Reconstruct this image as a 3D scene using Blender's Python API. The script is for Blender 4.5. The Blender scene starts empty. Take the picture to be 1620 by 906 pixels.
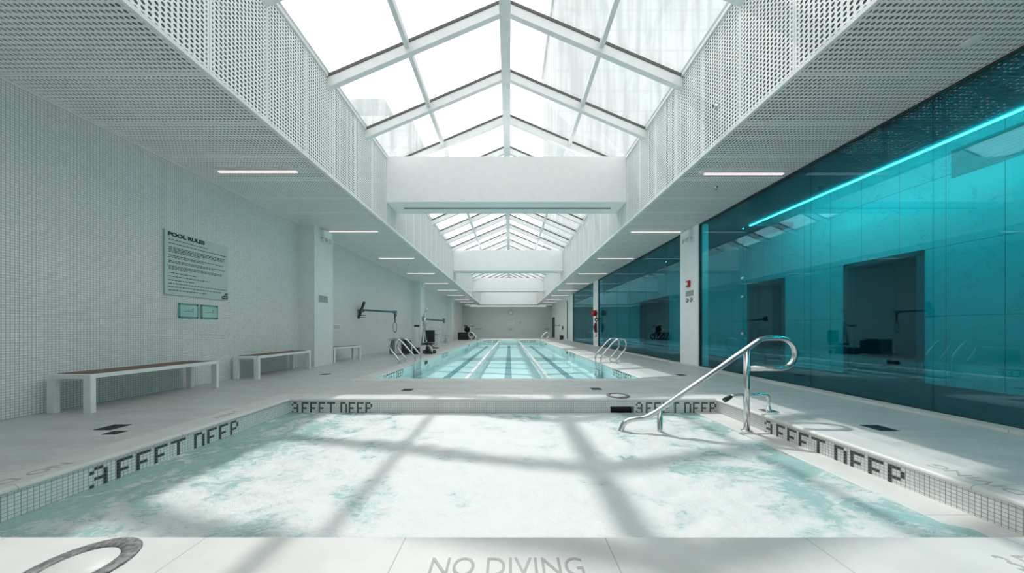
import bpy, bmesh, math, random
from mathutils import Vector, Matrix, noise
random.seed(7)
sc = bpy.context.scene
COL = sc.collection
PI = math.pi

# ------------------------------------------------------------------ shape helpers
class MB:
    def __init__(s): s.bm = bmesh.new()
    def quad(s, *p, smooth=False):
        f = s.bm.faces.new([s.bm.verts.new(q) for q in p]); f.smooth = smooth; return s
    def box(s, x0, x1, y0, y1, z0, z1, bev=0.0, rot=None, at=None):
        vs = [s.bm.verts.new((x, y, z)) for z in (z0, z1) for y in (y0, y1) for x in (x0, x1)]
        fs = [s.bm.faces.new([vs[i] for i in q]) for q in
              ((0,2,3,1), (4,5,7,6), (0,1,5,4), (2,6,7,3), (0,4,6,2), (1,3,7,5))]
        if rot is not None:
            c = Vector(at) if at else Vector(((x0+x1)/2, (y0+y1)/2, (z0+z1)/2))
            for v in vs: v.co = rot @ (v.co - c) + c
        if bev:
            es = list({e for f in fs for e in f.edges})
            bmesh.ops.bevel(s.bm, geom=es, offset=bev, segments=2, affect='EDGES', profile=.5)
        return s
    def tube(s, pts, r, n=12, cap=True):
        pts = [Vector(p) for p in pts]
        rs = r if isinstance(r, (list, tuple)) else [r]*len(pts)
        rings = []; up = None
        for i, p in enumerate(pts):
            a = pts[max(i-1, 0)]; b = pts[min(i+1, len(pts)-1)]
            t = (b-a).normalized()
            if up is None:
                up = Vector((0, 0, 1)) if abs(t.z) < .9 else Vector((1, 0, 0))
            u = (up - t*up.dot(t)).normalized(); w = t.cross(u); up = u
            rings.append([s.bm.verts.new(p + (u*math.cos(k*2*PI/n) + w*math.sin(k*2*PI/n))*rs[i]) for k in range(n)])
        for a, b in zip(rings, rings[1:]):
            for k in range(n):
                f = s.bm.faces.new((a[k], a[(k+1) % n], b[(k+1) % n], b[k])); f.smooth = True
        if cap:
            s.bm.faces.new(rings[0][::-1]); s.bm.faces.new(rings[-1])
        return s
    def lathe(s, prof, c=(0, 0, 0), axis='z', n=24, closed=False):
        rings = []
        for r, h in prof:
            ring = []
            for k in range(n):
                a = k*2*PI/n; u, v = r*math.cos(a), r*math.sin(a)
                q = {'z': (u, v, h), 'y': (u, h, v), 'x': (h, u, v)}[axis]
                ring.append(s.bm.verts.new(Vector(c)+Vector(q)))
            rings.append(ring)
        seq = list(zip(rings, rings[1:]))
        if closed: seq.append((rings[-1], rings[0]))
        for a, b in seq:
            for k in range(n):
                f = s.bm.faces.new((a[k], a[(k+1) % n], b[(k+1) % n], b[k])); f.smooth = True
        if not closed:
            if prof[0][0] > 1e-5: s.bm.faces.new(rings[0][::-1])
            if prof[-1][0] > 1e-5: s.bm.faces.new(rings[-1])
        return s
    def torus(s, c, R, r, axis='z', n=28, m=8, sx=1, sy=1):
        rings = []
        for i in range(n):
            a = i*2*PI/n; ring = []
            for j in range(m):
                b = j*2*PI/m; q = R + r*math.cos(b); h = r*math.sin(b)
                u, v = q*math.cos(a)*sx, q*math.sin(a)*sy
                p = {'z': (u, v, h), 'y': (u, h, v), 'x': (h, u, v)}[axis]
                ring.append(s.bm.verts.new(Vector(c)+Vector(p)))
            rings.append(ring)
        for i in range(n):
            for j in range(m):
                f = s.bm.faces.new((rings[i][j], rings[(i+1) % n][j], rings[(i+1) % n][(j+1) % m], rings[i][(j+1) % m])); f.smooth = True
        return s
    def prism(s, poly, d, fn):
        """poly 2D points -> solid; fn(u, v, w) gives the 3D point, w from 0 to d"""
        a = [s.bm.verts.new(fn(u, v, 0)) for u, v in poly]; b = [s.bm.verts.new(fn(u, v, d)) for u, v in poly]
        s.bm.faces.new(a[::-1]); s.bm.faces.new(b)
        for i in range(len(poly)):
            j = (i+1) % len(poly); s.bm.faces.new((a[i], a[j], b[j], b[i]))
        return s
    def ring(s, x0, x1, y0, y1, prof):
        """rectangular rim: prof = (outward offset, z)"""
        loops = []
        for o, z in prof:
            loops.append([s.bm.verts.new(p) for p in ((x0-o, y0-o, z), (x1+o, y0-o, z), (x1+o, y1+o, z), (x0-o, y1+o, z))])
        for a, b in zip(loops, loops[1:]):
            for k in range(4):
                s.bm.faces.new((a[k], a[(k+1) % 4], b[(k+1) % 4], b[k]))
        return s
    def text(s, body, size, M, ext=.001, align='CENTER', sx=1.0, bold=0.0):
        cu = bpy.data.curves.new('t', 'FONT'); cu.body = body; cu.size = size; cu.extrude = ext
        cu.align_x = align; cu.align_y = 'CENTER'
        cu.resolution_u = 4; cu.offset = bold
        o = bpy.data.objects.new('t', cu); COL.objects.link(o)
        bpy.context.view_layer.update()
        me = bpy.data.meshes.new_from_object(o.evaluated_get(bpy.context.evaluated_depsgraph_get()))
        bpy.data.objects.remove(o); bpy.data.curves.remove(cu)
        me.transform(Matrix.Diagonal((sx, 1, 1, 1))); me.transform(M)
        s.bm.from_mesh(me); bpy.data.meshes.remove(me)
        return s

def frame(o, right, up):
    """matrix with local x = right, y = up, z = right x up"""
    r, u = Vector(right), Vector(up); n = r.cross(u)
    return Matrix(((r.x, u.x, n.x, o[0]), (r.y, u.y, n.y, o[1]), (r.z, u.z, n.z, o[2]), (0, 0, 0, 1)))

def arc(c, r, a0, a1, n, fn):
    return [fn(c[0]+r*math.cos(math.radians(a0+(a1-a0)*i/n)), c[1]+r*math.sin(math.radians(a0+(a1-a0)*i/n))) for i in range(n+1)]

def fillet(pts, r, n=5):
    pts = [Vector(p) for p in pts]; out = [pts[0]]
    for a, b, c in zip(pts, pts[1:], pts[2:]):
        u, v = (a-b), (c-b); rr = min(r, u.length*.48, v.length*.48)
        p, q = b+u.normalized()*rr, b+v.normalized()*rr
        for i in range(n+1):
            t = i/n; out.append(p*(1-t)**2 + b*2*t*(1-t) + q*t*t)
    out.append(pts[-1]); return out

def root_loc(o):
    v = Vector((0, 0, 0))
    while o is not None: v += o.location; o = o.parent
    return v

def obj(name, mb, mat, parent=None, recalc=True, label=None, kind=None):
    bm = mb.bm
    if recalc: bmesh.ops.recalc_face_normals(bm, faces=bm.faces)
    me = bpy.data.meshes.new(name); o = bpy.data.objects.new(name, me); COL.objects.link(o)
    if parent is None:
        xs = [v.co for v in bm.verts]
        lo = Vector([min(c[i] for c in xs) for i in range(3)]); hi = Vector([max(c[i] for c in xs) for i in range(3)])
        c = Vector(((lo.x+hi.x)/2, (lo.y+hi.y)/2, lo.z)); o.location = c
    else:
        c = root_loc(parent); o.parent = parent
    bmesh.ops.translate(bm, verts=bm.verts, vec=-c)
    bm.to_mesh(me); bm.free(); me.materials.append(mat)
    if label: o['label'] = label
    if kind: o['kind'] = kind
    return o

def tag(o, label, cat, group=None, kind=None):
    o['label'] = label; o['category'] = cat
    if group: o['group'] = group
    if kind: o['kind'] = kind
    return o

def thing(name, loc, label, cat, group=None, kind=None):
    o = bpy.data.objects.new(name, None); o.empty_display_size = .1; COL.objects.link(o); o.location = loc
    return tag(o, label, cat, group, kind)

def dup(root, loc, label, rotz=None):
    def cp(o, parent):
        c = o.copy(); COL.objects.link(c); c.parent = parent
        for ch in list(o.children): cp(ch, c)
        return c
    r = cp(root, None); r.location = loc; r['label'] = label
    if rotz is not None: r.rotation_euler = (0, 0, rotz)
    return r

# ------------------------------------------------------------------ materials
class NT:
    def __init__(s, name):
        s.m = bpy.data.materials.new(name); s.m.use_nodes = True; s.t = s.m.node_tree; s.t.nodes.clear()
        s.out = s.t.nodes.new('ShaderNodeOutputMaterial')
    def n(s, kind, **kw):
        nd = s.t.nodes.new(kind)
        for k, v in kw.items(): setattr(nd, k, v)
        return nd
    def ln(s, a, b): s.t.links.new(a, b)
    def put(s, sock, v):
        if isinstance(v, bpy.types.NodeSocket): s.ln(v, sock)
        else: sock.default_value = v
    def ma(s, op, a, b=None, c=None):
        nd = s.n('ShaderNodeMath', operation=op)
        s.put(nd.inputs[0], a)
        if b is not None: s.put(nd.inputs[1], b)
        if c is not None: s.put(nd.inputs[2], c)
        return nd.outputs[0]
    def mix(s, f, a, b):
        nd = s.n('ShaderNodeMix', data_type='RGBA')
        s.put(nd.inputs[0], f)
        for i, v in ((6, a), (7, b)):
            s.put(nd.inputs[i], v if isinstance(v, bpy.types.NodeSocket) else (*v, 1) if len(v) == 3 else v)
        return nd.outputs[2]
    def pos(s):
        g = s.n('ShaderNodeNewGeometry'); sp = s.n('ShaderNodeSeparateXYZ'); s.ln(g.outputs['Position'], sp.inputs[0])
        sn = s.n('ShaderNodeSeparateXYZ'); s.ln(g.outputs['True Normal'], sn.inputs[0])
        s.P = [sp.outputs[i] for i in range(3)]; s.Pv = g.outputs['Position']
        s.Nm = [s.ma('LESS_THAN', s.ma('ABSOLUTE', sn.outputs[i]), .6) for i in range(3)]
        return s
    def noise(s, vec, scale, detail=4, rough=.5, dist=0):
        nd = s.n('ShaderNodeTexNoise'); s.put(nd.inputs['Vector'], vec)
        nd.inputs['Scale'].default_value = scale; nd.inputs['Detail'].default_value = detail
        nd.inputs['Roughness'].default_value = rough; nd.inputs['Distortion'].default_value = dist
        return nd.outputs[0]
    def scalev(s, v, sc3):
        nd = s.n('ShaderNodeVectorMath', operation='MULTIPLY'); s.put(nd.inputs[0], v); nd.inputs[1].default_value = sc3
        return nd.outputs[0]
    def ramp(s, f, a, b):
        nd = s.n('ShaderNodeMapRange'); nd.interpolation_type = 'SMOOTHSTEP'
        s.put(nd.inputs[0], f); nd.inputs[1].default_value = a; nd.inputs[2].default_value = b
        return nd.outputs[0]
    def bsdf(s, base, rough=.5, metal=0, spec=.5, normal=None):
        b = s.n('ShaderNodeBsdfPrincipled')
        s.put(b.inputs['Base Color'], base if isinstance(base, bpy.types.NodeSocket) else (*base, 1))
        s.put(b.inputs['Roughness'], rough); s.put(b.inputs['Metallic'], metal)
        b.inputs['Specular IOR Level'].default_value = spec
        if normal is not None: s.ln(normal, b.inputs['Normal'])
        return b.outputs[0]
    def bump(s, h, strength=.3, dist=.01):
        b = s.n('ShaderNodeBump'); b.inputs['Strength'].default_value = strength; b.inputs['Distance'].default_value = dist
        s.ln(h, b.inputs['Height']); return b.outputs[0]
    def done(s, sh): s.ln(sh, s.out.inputs[0]); return s.m

def plain(name, col, rough=.5, metal=0, spec=.5, var=.06, vs=6):
    t = NT(name).pos(); nz = t.noise(t.Pv, vs, 3)
    f = t.ramp(nz, .3, .7)
    c = t.mix(f, tuple(c*(1-var) for c in col), tuple(min(1, c*(1+var)) for c in col))
    return t.done(t.bsdf(c, rough, metal, spec))

def mosaic(name, col, grout, pitch, g=.12, rough=.3, var=.08, stain=.05, stains=.7, sxyz=(1, 1, 1), spec=.5):
    t = NT(name).pos()
    line = None; cells = []
    for i in range(3):
        q = t.ma('DIVIDE', t.P[i], pitch)
        fr = t.ma('FRACT', q)
        e = t.ma('MULTIPLY', t.ma('LESS_THAN', fr, g), t.Nm[i])
        line = e if line is None else t.ma('MAXIMUM', line, e)
        cells.append(t.ma('MULTIPLY', t.ma('FLOOR', q), t.Nm[i]))
    cx = t.n('ShaderNodeCombineXYZ')
    for i in range(3): t.ln(cells[i], cx.inputs[i])
    wn = t.n('ShaderNodeTexWhiteNoise'); wn.noise_dimensions = '3D'; t.ln(cx.outputs[0], wn.inputs[0])
    c = t.mix(wn.outputs[0], tuple(x*(1-var) for x in col), tuple(min(1, x*(1+var)) for x in col))
    nz = t.ramp(t.noise(t.scalev(t.Pv, sxyz), stains, 5, .6), .3, .7)
    c = t.mix(nz, c, t.mix(1.0, c, c))
    mul = t.n('ShaderNodeMix', data_type='RGBA', blend_type='MULTIPLY'); mul.inputs[0].default_value = 1
    t.ln(c, mul.inputs[6]); v = t.ma('MULTIPLY_ADD', nz, stain*2, 1-stain*2)
    cc = t.n('ShaderNodeCombineColor')
    for i in range(3): t.ln(v, cc.inputs[i])
    t.ln(cc.outputs[0], mul.inputs[7])
    c = t.mix(line, mul.outputs[2], grout)
    r = t.ma('MULTIPLY_ADD', line, .5, rough)
    nb = t.bump(t.ma('SUBTRACT', 1.0, line), .25, .002)
    return t.done(t.bsdf(c, r, 0, spec, nb))

PAN = .762; PAN0 = 3.21
def perforated(name, col, pitch=.0508, hole=.315):
    t = NT(name).pos()
    r2 = None
    for i in range(3):
        p = t.ma('SUBTRACT', t.P[i], PAN0) if i == 1 else t.P[i]
        d = t.ma('SUBTRACT', t.ma('FRACT', t.ma('DIVIDE', p, pitch)), .5)
        d = t.ma('MULTIPLY', t.ma('MULTIPLY', d, d), t.Nm[i])
        r2 = d if r2 is None else t.ma('ADD', r2, d)
    hol = t.ma('LESS_THAN', r2, hole*hole)
    s = t.ma('FRACT', t.ma('ADD', t.ma('DIVIDE', t.ma('SUBTRACT', t.P[1], PAN0), PAN), .5))
    s = t.ma('ABSOLUTE', t.ma('SUBTRACT', s, .5))
    solid = t.ma('LESS_THAN', s, .026/PAN)
    joint = t.ma('LESS_THAN', s, .003/PAN)
    hol = t.ma('MULTIPLY', hol, t.ma('SUBTRACT', 1.0, solid))
    c = t.mix(joint, col, tuple(x*.55 for x in col))
    b = t.bsdf(c, .5, 0, .3)
    tr = t.n('ShaderNodeBsdfTransparent'); mx = t.n('ShaderNodeMixShader')
    t.ln(hol, mx.inputs[0]); t.ln(b, mx.inputs[1]); t.ln(tr.outputs[0], mx.inputs[2])
    return t.done(mx.outputs[0])

def pane(name, tint, ior=1.5, rough=0.0, haze=0.0, bumpy=None, hazecol=(.9, .95, .95), graze=1.0, refl=(1, 1, 1)):
    t = NT(name).pos()
    tr = t.n('ShaderNodeBsdfTransparent'); tr.inputs[0].default_value = (*tint, 1)
    gl = t.n('ShaderNodeBsdfGlossy'); gl.inputs['Roughness'].default_value = rough; gl.inputs[0].default_value = (*refl, 1)
    nrm = t.n('ShaderNodeNewGeometry').outputs['Normal']
    if bumpy:
        nrm = t.bump(t.noise(t.scalev(t.Pv, (1, .7, 1)), bumpy[0], 3), bumpy[1], bumpy[2]); t.ln(nrm, gl.inputs['Normal'])
    # Schlick reflectance, the same from either side of the pane
    dp = t.n('ShaderNodeVectorMath', operation='DOT_PRODUCT'); t.ln(nrm, dp.inputs[0]); t.ln(t.n('ShaderNodeNewGeometry').outputs['Incoming'], dp.inputs[1])
    k = t.ma('POWER', t.ma('SUBTRACT', 1.0, t.ma('MINIMUM', t.ma('ABSOLUTE', dp.outputs['Value']), 1.0)), 5.0)
    f0 = ((ior-1)/(ior+1))**2
    fac = t.ma('MULTIPLY_ADD', k, (1-f0)*graze, f0)
    base = tr.outputs[0]
    if haze:
        df = t.n('ShaderNodeBsdfTranslucent'); df.inputs[0].default_value = (*hazecol, 1)
        m0 = t.n('ShaderNodeMixShader'); m0.inputs[0].default_value = haze
        t.ln(base, m0.inputs[1]); t.ln(df.outputs[0], m0.inputs[2]); base = m0.outputs[0]
    mx = t.n('ShaderNodeMixShader'); t.ln(fac, mx.inputs[0]); t.ln(base, mx.inputs[1]); t.ln(gl.outputs[0], mx.inputs[2])
    return t.done(mx.outputs[0])

def emit(name, col, strength):
    t = NT(name); e = t.n('ShaderNodeEmission'); e.inputs[0].default_value = (*col, 1); e.inputs[1].default_value = strength
    return t.done(e.outputs[0])

M = {}
M['wall'] = mosaic('white mosaic wall', (.82, .845, .83), (.42, .44, .435), .0300, .17, .3, .07, .05, .5)
M['wall_paint'] = mosaic('pale mosaic pillar', (.80, .84, .83), (.64, .68, .67), .0300, .12, .35, .05, .02)
M['wall_far_cast'] = mosaic('wall mosaic with dim green cast', (.60, .67, .645), (.50, .57, .55), .0300, .12, .35, .05, .02)  # same tile as the side wall; dimmer, greener far light put into its colour
M['floor'] = mosaic('grey mosaic deck', (.62, .615, .605), (.50, .50, .495), .0256, .12, .38, .06, .10, 1.6, (1, 3.2, 1), .4)
M['tub_tile'] = mosaic('white tub tile', (.82, .83, .82), (.30, .31, .31), .0256, .13, .25, .05, .03)
M['pool_tile'] = mosaic('pool tile', (.78, .90, .90), (.62, .78, .79), .0256, .10, .3, .05, .03)
M['letter'] = mosaic('black letter tile', (.035, .042, .045), (.22, .23, .23), .0256, .13, .3, .2, .0)
M['lane_tile'] = plain('dark lane tile', (.12, .30, .34), .4)
M['panel'] = perforated('perforated white panel', (.88, .90, .89))
M['fascia'] = perforated('perforated fascia panel', (.92, .93, .93))
M['white'] = plain('white paint', (.84, .86, .86), .5, 0, .4, .02)
M['beam'] = plain('matt white beam', (.86, .86, .86), .6, 0, .3, .015)
M['plenum'] = plain('grey plenum', (.40, .42, .42), .9, 0, .1)
M['frame_white'] = plain('white aluminium', (.80, .82, .82), .4, 0, .5, .03)
M['shade_gap'] = plain('dark gasket', (.10, .10, .09), .6)  # dark tone for the painted shade gap on rafters; the beam slot shares it
M['dark'] = plain('dark metal', (.025, .03, .035), .45)
M['black'] = plain('black plastic', (.012, .014, .016), .45)
M['chrome'] = plain('brushed steel', (.66, .67, .67), .16, 1, .5, .05, 20)
M['ring'] = plain('worn grey metal', (.17, .17, .17), .55, .1, .5, .45, 60)
M['red'] = plain('red', (.45, .015, .02), .45)
M['dark_red'] = plain('dark red', (.16, .012, .02), .5)
M['steel_blue'] = plain('blue grey steel', (.12, .25, .29), .4, .5)
M['text'] = plain('engraved text', (.28, .28, .28), .7)
M['engraved'] = plain('pale grey engraving', (.40, .385, .375), .7)
M['ink'] = plain('black ink', (.012, .02, .02), .6)
M['sign'] = plain('pale green sign', (.52, .62, .60), .35, 0, .5, .02)
M['sign_grey'] = plain('grey sign', (.38, .42, .41), .5)
M['mint'] = plain('mint glass plate', (.42, .64, .60), .15)
M['mint_dark'] = plain('mint frame', (.16, .36, .34), .2)
M['sky_glass'] = pane('clear roof glass', (.94, .965, .97), 1.45, 0, .04)
M['teal_glass'] = pane('teal glass', (.07, .79, .85), 1.85, graze=.6, refl=(.60, .90, 1.0))
M['corr_floor'] = plain('charcoal carpet', (.03, .035, .04), .9, 0, .1)
M['corr_ceil'] = plain('dark ceiling', (.10, .15, .19), .9, 0, .1)
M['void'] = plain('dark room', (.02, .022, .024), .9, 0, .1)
M['door_frame'] = plain('dark frame', (.05, .09, .10), .5)
M['led'] = emit('led strip', (1, 1, 1), 44)
M['lamp'] = emit('lamp diffuser', (1, .90, .89), .60)
M['cove'] = emit('cove lamp', (.9, 1, .98), .7)
M['building'] = None

def wood():
    t = NT('dark teak').pos()
    nz = t.noise(t.scalev(t.Pv, (14, 1.2, 8)), 3, 6, .6)
    c = t.mix(t.ramp(nz, .3, .7), (.10, .045, .028), (.24, .12, .075))
    return t.done(t.bsdf(c, .5))
M['wood'] = wood()

def marble():
    t = NT('veined marble cladding').pos()
    w = t.noise(t.Pv, .9, 8, .62, 1.6)
    vein = t.ramp(t.ma('ABSOLUTE', t.ma('SUBTRACT', w, .5)), .0, .012)
    pt = t.noise(t.Pv, .45, 3)
    vein = t.ma('MAXIMUM', vein, t.ramp(pt, .62, .45))
    jy = t.ma('LESS_THAN', t.ma('FRACT', t.ma('DIVIDE', t.ma('SUBTRACT', t.P[1], 4.55), .62)), .014)
    jz = t.ma('LESS_THAN', t.ma('FRACT', t.ma('DIVIDE', t.P[2], 1.22)), .008)
    c = t.mix(vein, (.58, .60, .61), (.84, .85, .85))
    c = t.mix(t.ma('MAXIMUM', jy, jz), c, (.25, .27, .28))
    return t.done(t.bsdf(c, .4))
M['marble'] = marble()

def coping_mat():
    t = NT('pale stone coping').pos()
    nz = t.noise(t.Pv, 2.2, 5, .55); sp = t.noise(t.Pv, 160, 2)
    c = t.mix(t.ramp(nz, .3, .7), (.60, .585, .57), (.68, .66, .645))
    c = t.mix(t.ma('MULTIPLY', t.ramp(sp, .55, .75), .12), c, (.5, .49, .48))
    jx = t.ma('LESS_THAN', t.ma('FRACT', t.ma('DIVIDE', t.ma('ADD', t.P[0], .50), .955)), .006)
    jx = t.ma('MULTIPLY', jx, t.ma('LESS_THAN', t.ma('ABSOLUTE', t.ma('ADD', t.P[0], .06)), 2.6))
    jy = t.ma('LESS_THAN', t.ma('FRACT', t.ma('DIVIDE', t.ma('SUBTRACT', t.P[1], 1.9), .955)), .006)
    jy = t.ma('MULTIPLY', jy, t.ma('GREATER_THAN', t.ma('ABSOLUTE', t.ma('ADD', t.P[0], .06)), 2.72))
    c = t.mix(t.ma('MAXIMUM', jx, jy), c, (.42, .40, .39))
    return t.done(t.bsdf(c, .45, 0, .4))
M['coping'] = coping_mat()

def tub_water():
    t = NT('foaming water').pos()
    v = t.scalev(t.Pv, (1, 1.15, 1))
    a = t.noise(v, 1.15, 9, .62, 1.1)
    b = t.noise(t.scalev(t.Pv, (1, 2.0, 1)), 5.5, 7, .68, 1.8)
    x = t.ma('ADD', t.P[0], .15)
    bias = t.ma('MULTIPLY', t.ma('MULTIPLY', x, x), -.020)
    f = t.ma('ADD', t.ma('MULTIPLY_ADD', b, .38, t.ma('MULTIPLY', a, .75)), bias)
    foam = t.ramp(f, .36, .535)
    c = t.mix(foam, (.33, .50, .49), (.67, .675, .67))
    c = t.mix(t.ramp(t.noise(v, 2.3, 6, .6, .8), .60, .72), c, t.mix(foam, (.25, .48, .46), (.64, .66, .66)))
    fine = t.noise(v, 42, 5, .7)
    h = t.ma('MULTIPLY_ADD', fine, .35, t.noise(v, 11, 4, .6, .8))
    nb = t.bump(h, .45, .03)
    r = t.ma('MULTIPLY_ADD', foam, .42, .10)
    return t.done(t.bsdf(c, r, 0, .5, nb))
M['tub_water'] = tub_water()
M['pool_water'] = pane('clear pool water', (.83, .965, .97), 1.33, 0, 0, (5.0, .12, .02), graze=.42)

def tower():
    t = NT('pale facade').pos()
    nz = t.noise(t.scalev(t.Pv, (.6, .6, .04)), 1.4, 5)
    jz = t.ma('LESS_THAN', t.ma('FRACT', t.ma('DIVIDE', t.P[2], 3.4)), .12)
    c = t.mix(t.ramp(nz, .35, .65), (.32, .335, .34), (.46, .47, .475))
    c = t.mix(t.ma('MULTIPLY', jz, .3), c, (.30, .32, .33))
    return t.done(t.bsdf(c, .7))
M['building'] = tower()

# ------------------------------------------------------------------ main sizes (metres; deck z = 0, camera 1 m above it)
XL, XR = -5.55, 5.00           # wall / glass planes
ZC = 3.75                      # perforated soffit
FL, FR = -3.24, 3.08           # fascia planes
ZE, ZR = 5.52, 6.87            # skylight eave and ridge
XM = (FL+FR)/2
YN, YB = -2.0, 35.0            # room ends
PY = [(7.8, 8.62), (17.1, 17.92), (26.4, 27.22)]   # pillar / beam lines
TX0, TX1, TY0, TY1 = -3.16, 2.97, 1.43, 4.27       # hot tub
LX0, LX1, LY0, LY1 = -2.78, 2.70, 6.00, 27.0       # lap pool
CW = .30                                           # coping width
ZW, ZP = -.206, -.12                               # water levels

def structure(name, mb, mat, label, cat, recalc=True):
    return tag(obj(name, mb, mat, recalc=recalc), label, cat, kind='structure')

# ------------------------------------------------------------------ setting: floor
def floor_rects():
    m = MB()
    def r(x0, x1, y0, y1): m.box(x0, x1, y0, y1, -.12, 0)
    t0, t1 = TX0-CW, TX1+CW
    r(XL, XR-.2, YN, TY0-.52); r(XL, t0, TY0-.52, TY1+CW); r(t1, XR-.2, TY0-.52, TY1+CW)
    l0, l1 = LX0-CW, LX1+CW
    r(XL, XR-.2, TY1+CW, LY0-CW)
    r(XL, l0, LY0-CW, LY1+CW); r(l1, XR-.2, LY0-CW, LY1+CW); r(XL, XR-.2, LY1+CW, YB)
    return m
structure('floor', floor_rects(), M['floor'], 'grey mosaic tiled pool deck around both pools', 'floor')
m = MB().box(XR-.2, XR+.06, YN, YB, -.12, .03, .004)
structure('trim_1', m, M['coping'], 'low pale stone curb under the teal glass wall', 'trim')

# walls
structure('wall_left', MB().box(XL-.2, XL, YN-.2, YB+.2, -.12, 5.6), M['wall'], 'long left wall of small white mosaic tiles', 'wall')
structure('wall_back', MB().box(XL-.2, XR+3, YB, YB+.2, -.12, 5.6), M['wall_far_cast'], 'far end wall of pale mosaic with round clock', 'wall')
structure('wall_front', MB().box(XL-.2, 8, YN-.2, YN, -.12, 5.6), M['wall'], 'mosaic wall closing the pool hall behind the viewer', 'wall')
m = MB().box(XR-.02, XR+.2, 23.3, YB, -.12, 5.6)
structure('wall_right', m, M['wall_paint'], 'pale solid wall beyond the last teal glass bay', 'wall')
structure('wall_upper', MB().box(XR, XR+.2, YN-.2, 23.3, ZC, 5.6), M['plenum'], 'wall above the teal glass bays', 'wall')

# roof slabs and soffits
m = MB().box(XL-.6, FL, YN-.2, YB+.2, 5.50, 5.62).box(FR, 8.2, YN-.2, YB+.2, 5.50, 5.62).box(FL, FR, YN-.2, -.30, 5.50, 5.62).box(FL, FR, 33.5, YB+.2, 5.50, 5.62)
structure('roof', m, M['plenum'], 'flat roof slabs either side of the skylight', 'roof')
m = MB().quad((XL, YN, ZC), (XL, YB, ZC), (FL, YB, ZC), (FL, YN, ZC))
ceil_l = structure('ceiling', m, M['panel'], 'perforated white metal soffit along the left side', 'ceiling', recalc=False)
m = MB().quad((FR, YN, ZC), (FR, YB, ZC), (XR, YB, ZC), (XR, YN, ZC))
structure('ceiling_right', m, M['panel'], 'perforated white metal soffit beside the glass wall', 'ceiling', recalc=False)
m = MB().quad((FL, YN, ZC), (FL, 33.5, ZC), (FL, 33.5, ZE), (FL, YN, ZE))
structure('wall_fascia_left', m, M['fascia'], 'perforated white fascia rising to the skylight, left side', 'fascia', recalc=False)
m = MB().quad((FR, YN, ZC), (FR, 33.5, ZC), (FR, 33.5, ZE), (FR, YN, ZE))
structure('wall_fascia_right', m, M['fascia'], 'perforated white fascia rising to the skylight, right side', 'fascia', recalc=False)
m = MB().box(FL, FR, 33.5, 33.62, ZC, 7.0)
structure('wall_fascia_back', m, M['white'], 'white fascia closing the far end of the skylight', 'fascia')
structure('ceiling_back', MB().box(FL, FR, 33.62, YB, ZC, ZC+.05), M['white'], 'strip of ceiling before the far wall', 'ceiling')
structure('wall_fascia_front', MB().box(FL, FR, -.42, -.30, 5.50, 7.0), M['white'], 'white upstand closing the near end of the skylight', 'fascia')
# slim edge trims along the fascia
for i, (x, s, side) in enumerate(((FL, 1, 'left'), (FR, -1, 'right'))):
    m = MB().box(min(x-s*.03, x+s*.012), max(x-s*.03, x+s*.012), YN, 33.5, ZC-.012, ZC+.03)
    structure('trim_%d' % (i+2), m, M['white'], 'white corner strip where %s soffit meets fascia' % side, 'trim')
    m = MB().box(min(x-s*.02, x+s*.03), max(x-s*.02, x+s*.03), YN, 33.5, ZE-.05, ZE)
    structure('trim_%d' % (i+4), m, M['white'], 'white eave strip on top of %s fascia' % side, 'trim')
structure('trim_6', MB().box(XL, XL+.03, YN, YB, ZC-.02, ZC-.001), M['white'], 'white edge angle between left wall and soffit', 'trim')

# pillars and beams
names = ['nearest', 'second', 'farthest']
pill = []
for i, (a, b) in enumerate(PY):
    p = structure('pillar', MB().box(XL-.05, -5.12, a, b, -.1, ZC), M['wall_paint'], '%s pale tiled pillar on the left wall' % names[i], 'pillar')
    y0, y1 = (a, b) if i == 0 else (a-.45, b-.35) if i == 1 else (23.3, 24.1)
    q = structure('pillar', MB().box(4.955, XR+.22, y0, y1, -.1, ZC), M['white'], '%s white pillar between the teal glass bays' % names[i], 'pillar')
    bm_ = thing('beam', (XM, a, 4.34), '%s white cross beam spanning below the skylight' % names[i], 'beam', kind='structure')
    obj('beam_body', MB().box(FL+.002, FR-.002, a+.02, b, 4.34, ZE+.02, .004), M['beam'], bm_)
    obj('slot_diffuser', MB().box(-2.92, 2.80, a+.40, a+.445, 4.328, 4.345), M['shade_gap'], bm_)

# ------------------------------------------------------------------ skylight
sky = thing('window_1', (XM, 16.5, ZE), 'pitched glass skylight with white rafters over the pools', 'skylight', kind='structure')
hw = (FR-FL)/2; slope = math.atan2(ZR-ZE, hw)
def roof_z(x): return ZR - abs(x-XM)*(ZR-ZE)/hw
RY = [5.32+1.4*k for k in range(-4, 21)]
def chevron(y0, y1, top, bot, over=0):
    poly = [(FL-over, roof_z(FL)+top), (XM, ZR+top), (FR+over, roof_z(FR)+top), (FR+over, roof_z(FR)+bot), (XM, ZR+bot), (FL-over, roof_z(FL)+bot)]
    return MB().prism(poly, y1-y0, lambda u, v, w: (u, y0+w, v))
raf = None
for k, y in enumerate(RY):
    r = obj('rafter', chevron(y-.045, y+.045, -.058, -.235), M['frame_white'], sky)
    obj('shade_gap', chevron(y-.055, y+.055, -.004, -.058), M['shade_gap'], r, label='dark strip standing in for the shade gap')  # shade gap under the glass, put in as a dark strip
obj('ridge_beam', MB().box(XM-.10, XM+.10, -.3, 33.5, ZR-.27, ZR-.03), M['frame_white'], sky)
XP = [XM-1.74, XM+1.72]
for x in XP:
    z = roof_z(x)
    obj('purlin', MB().box(x-.04, x+.04, -.3, 33.5, z-.14, z-.012), M['frame_white'], sky)
n_p = 0
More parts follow.
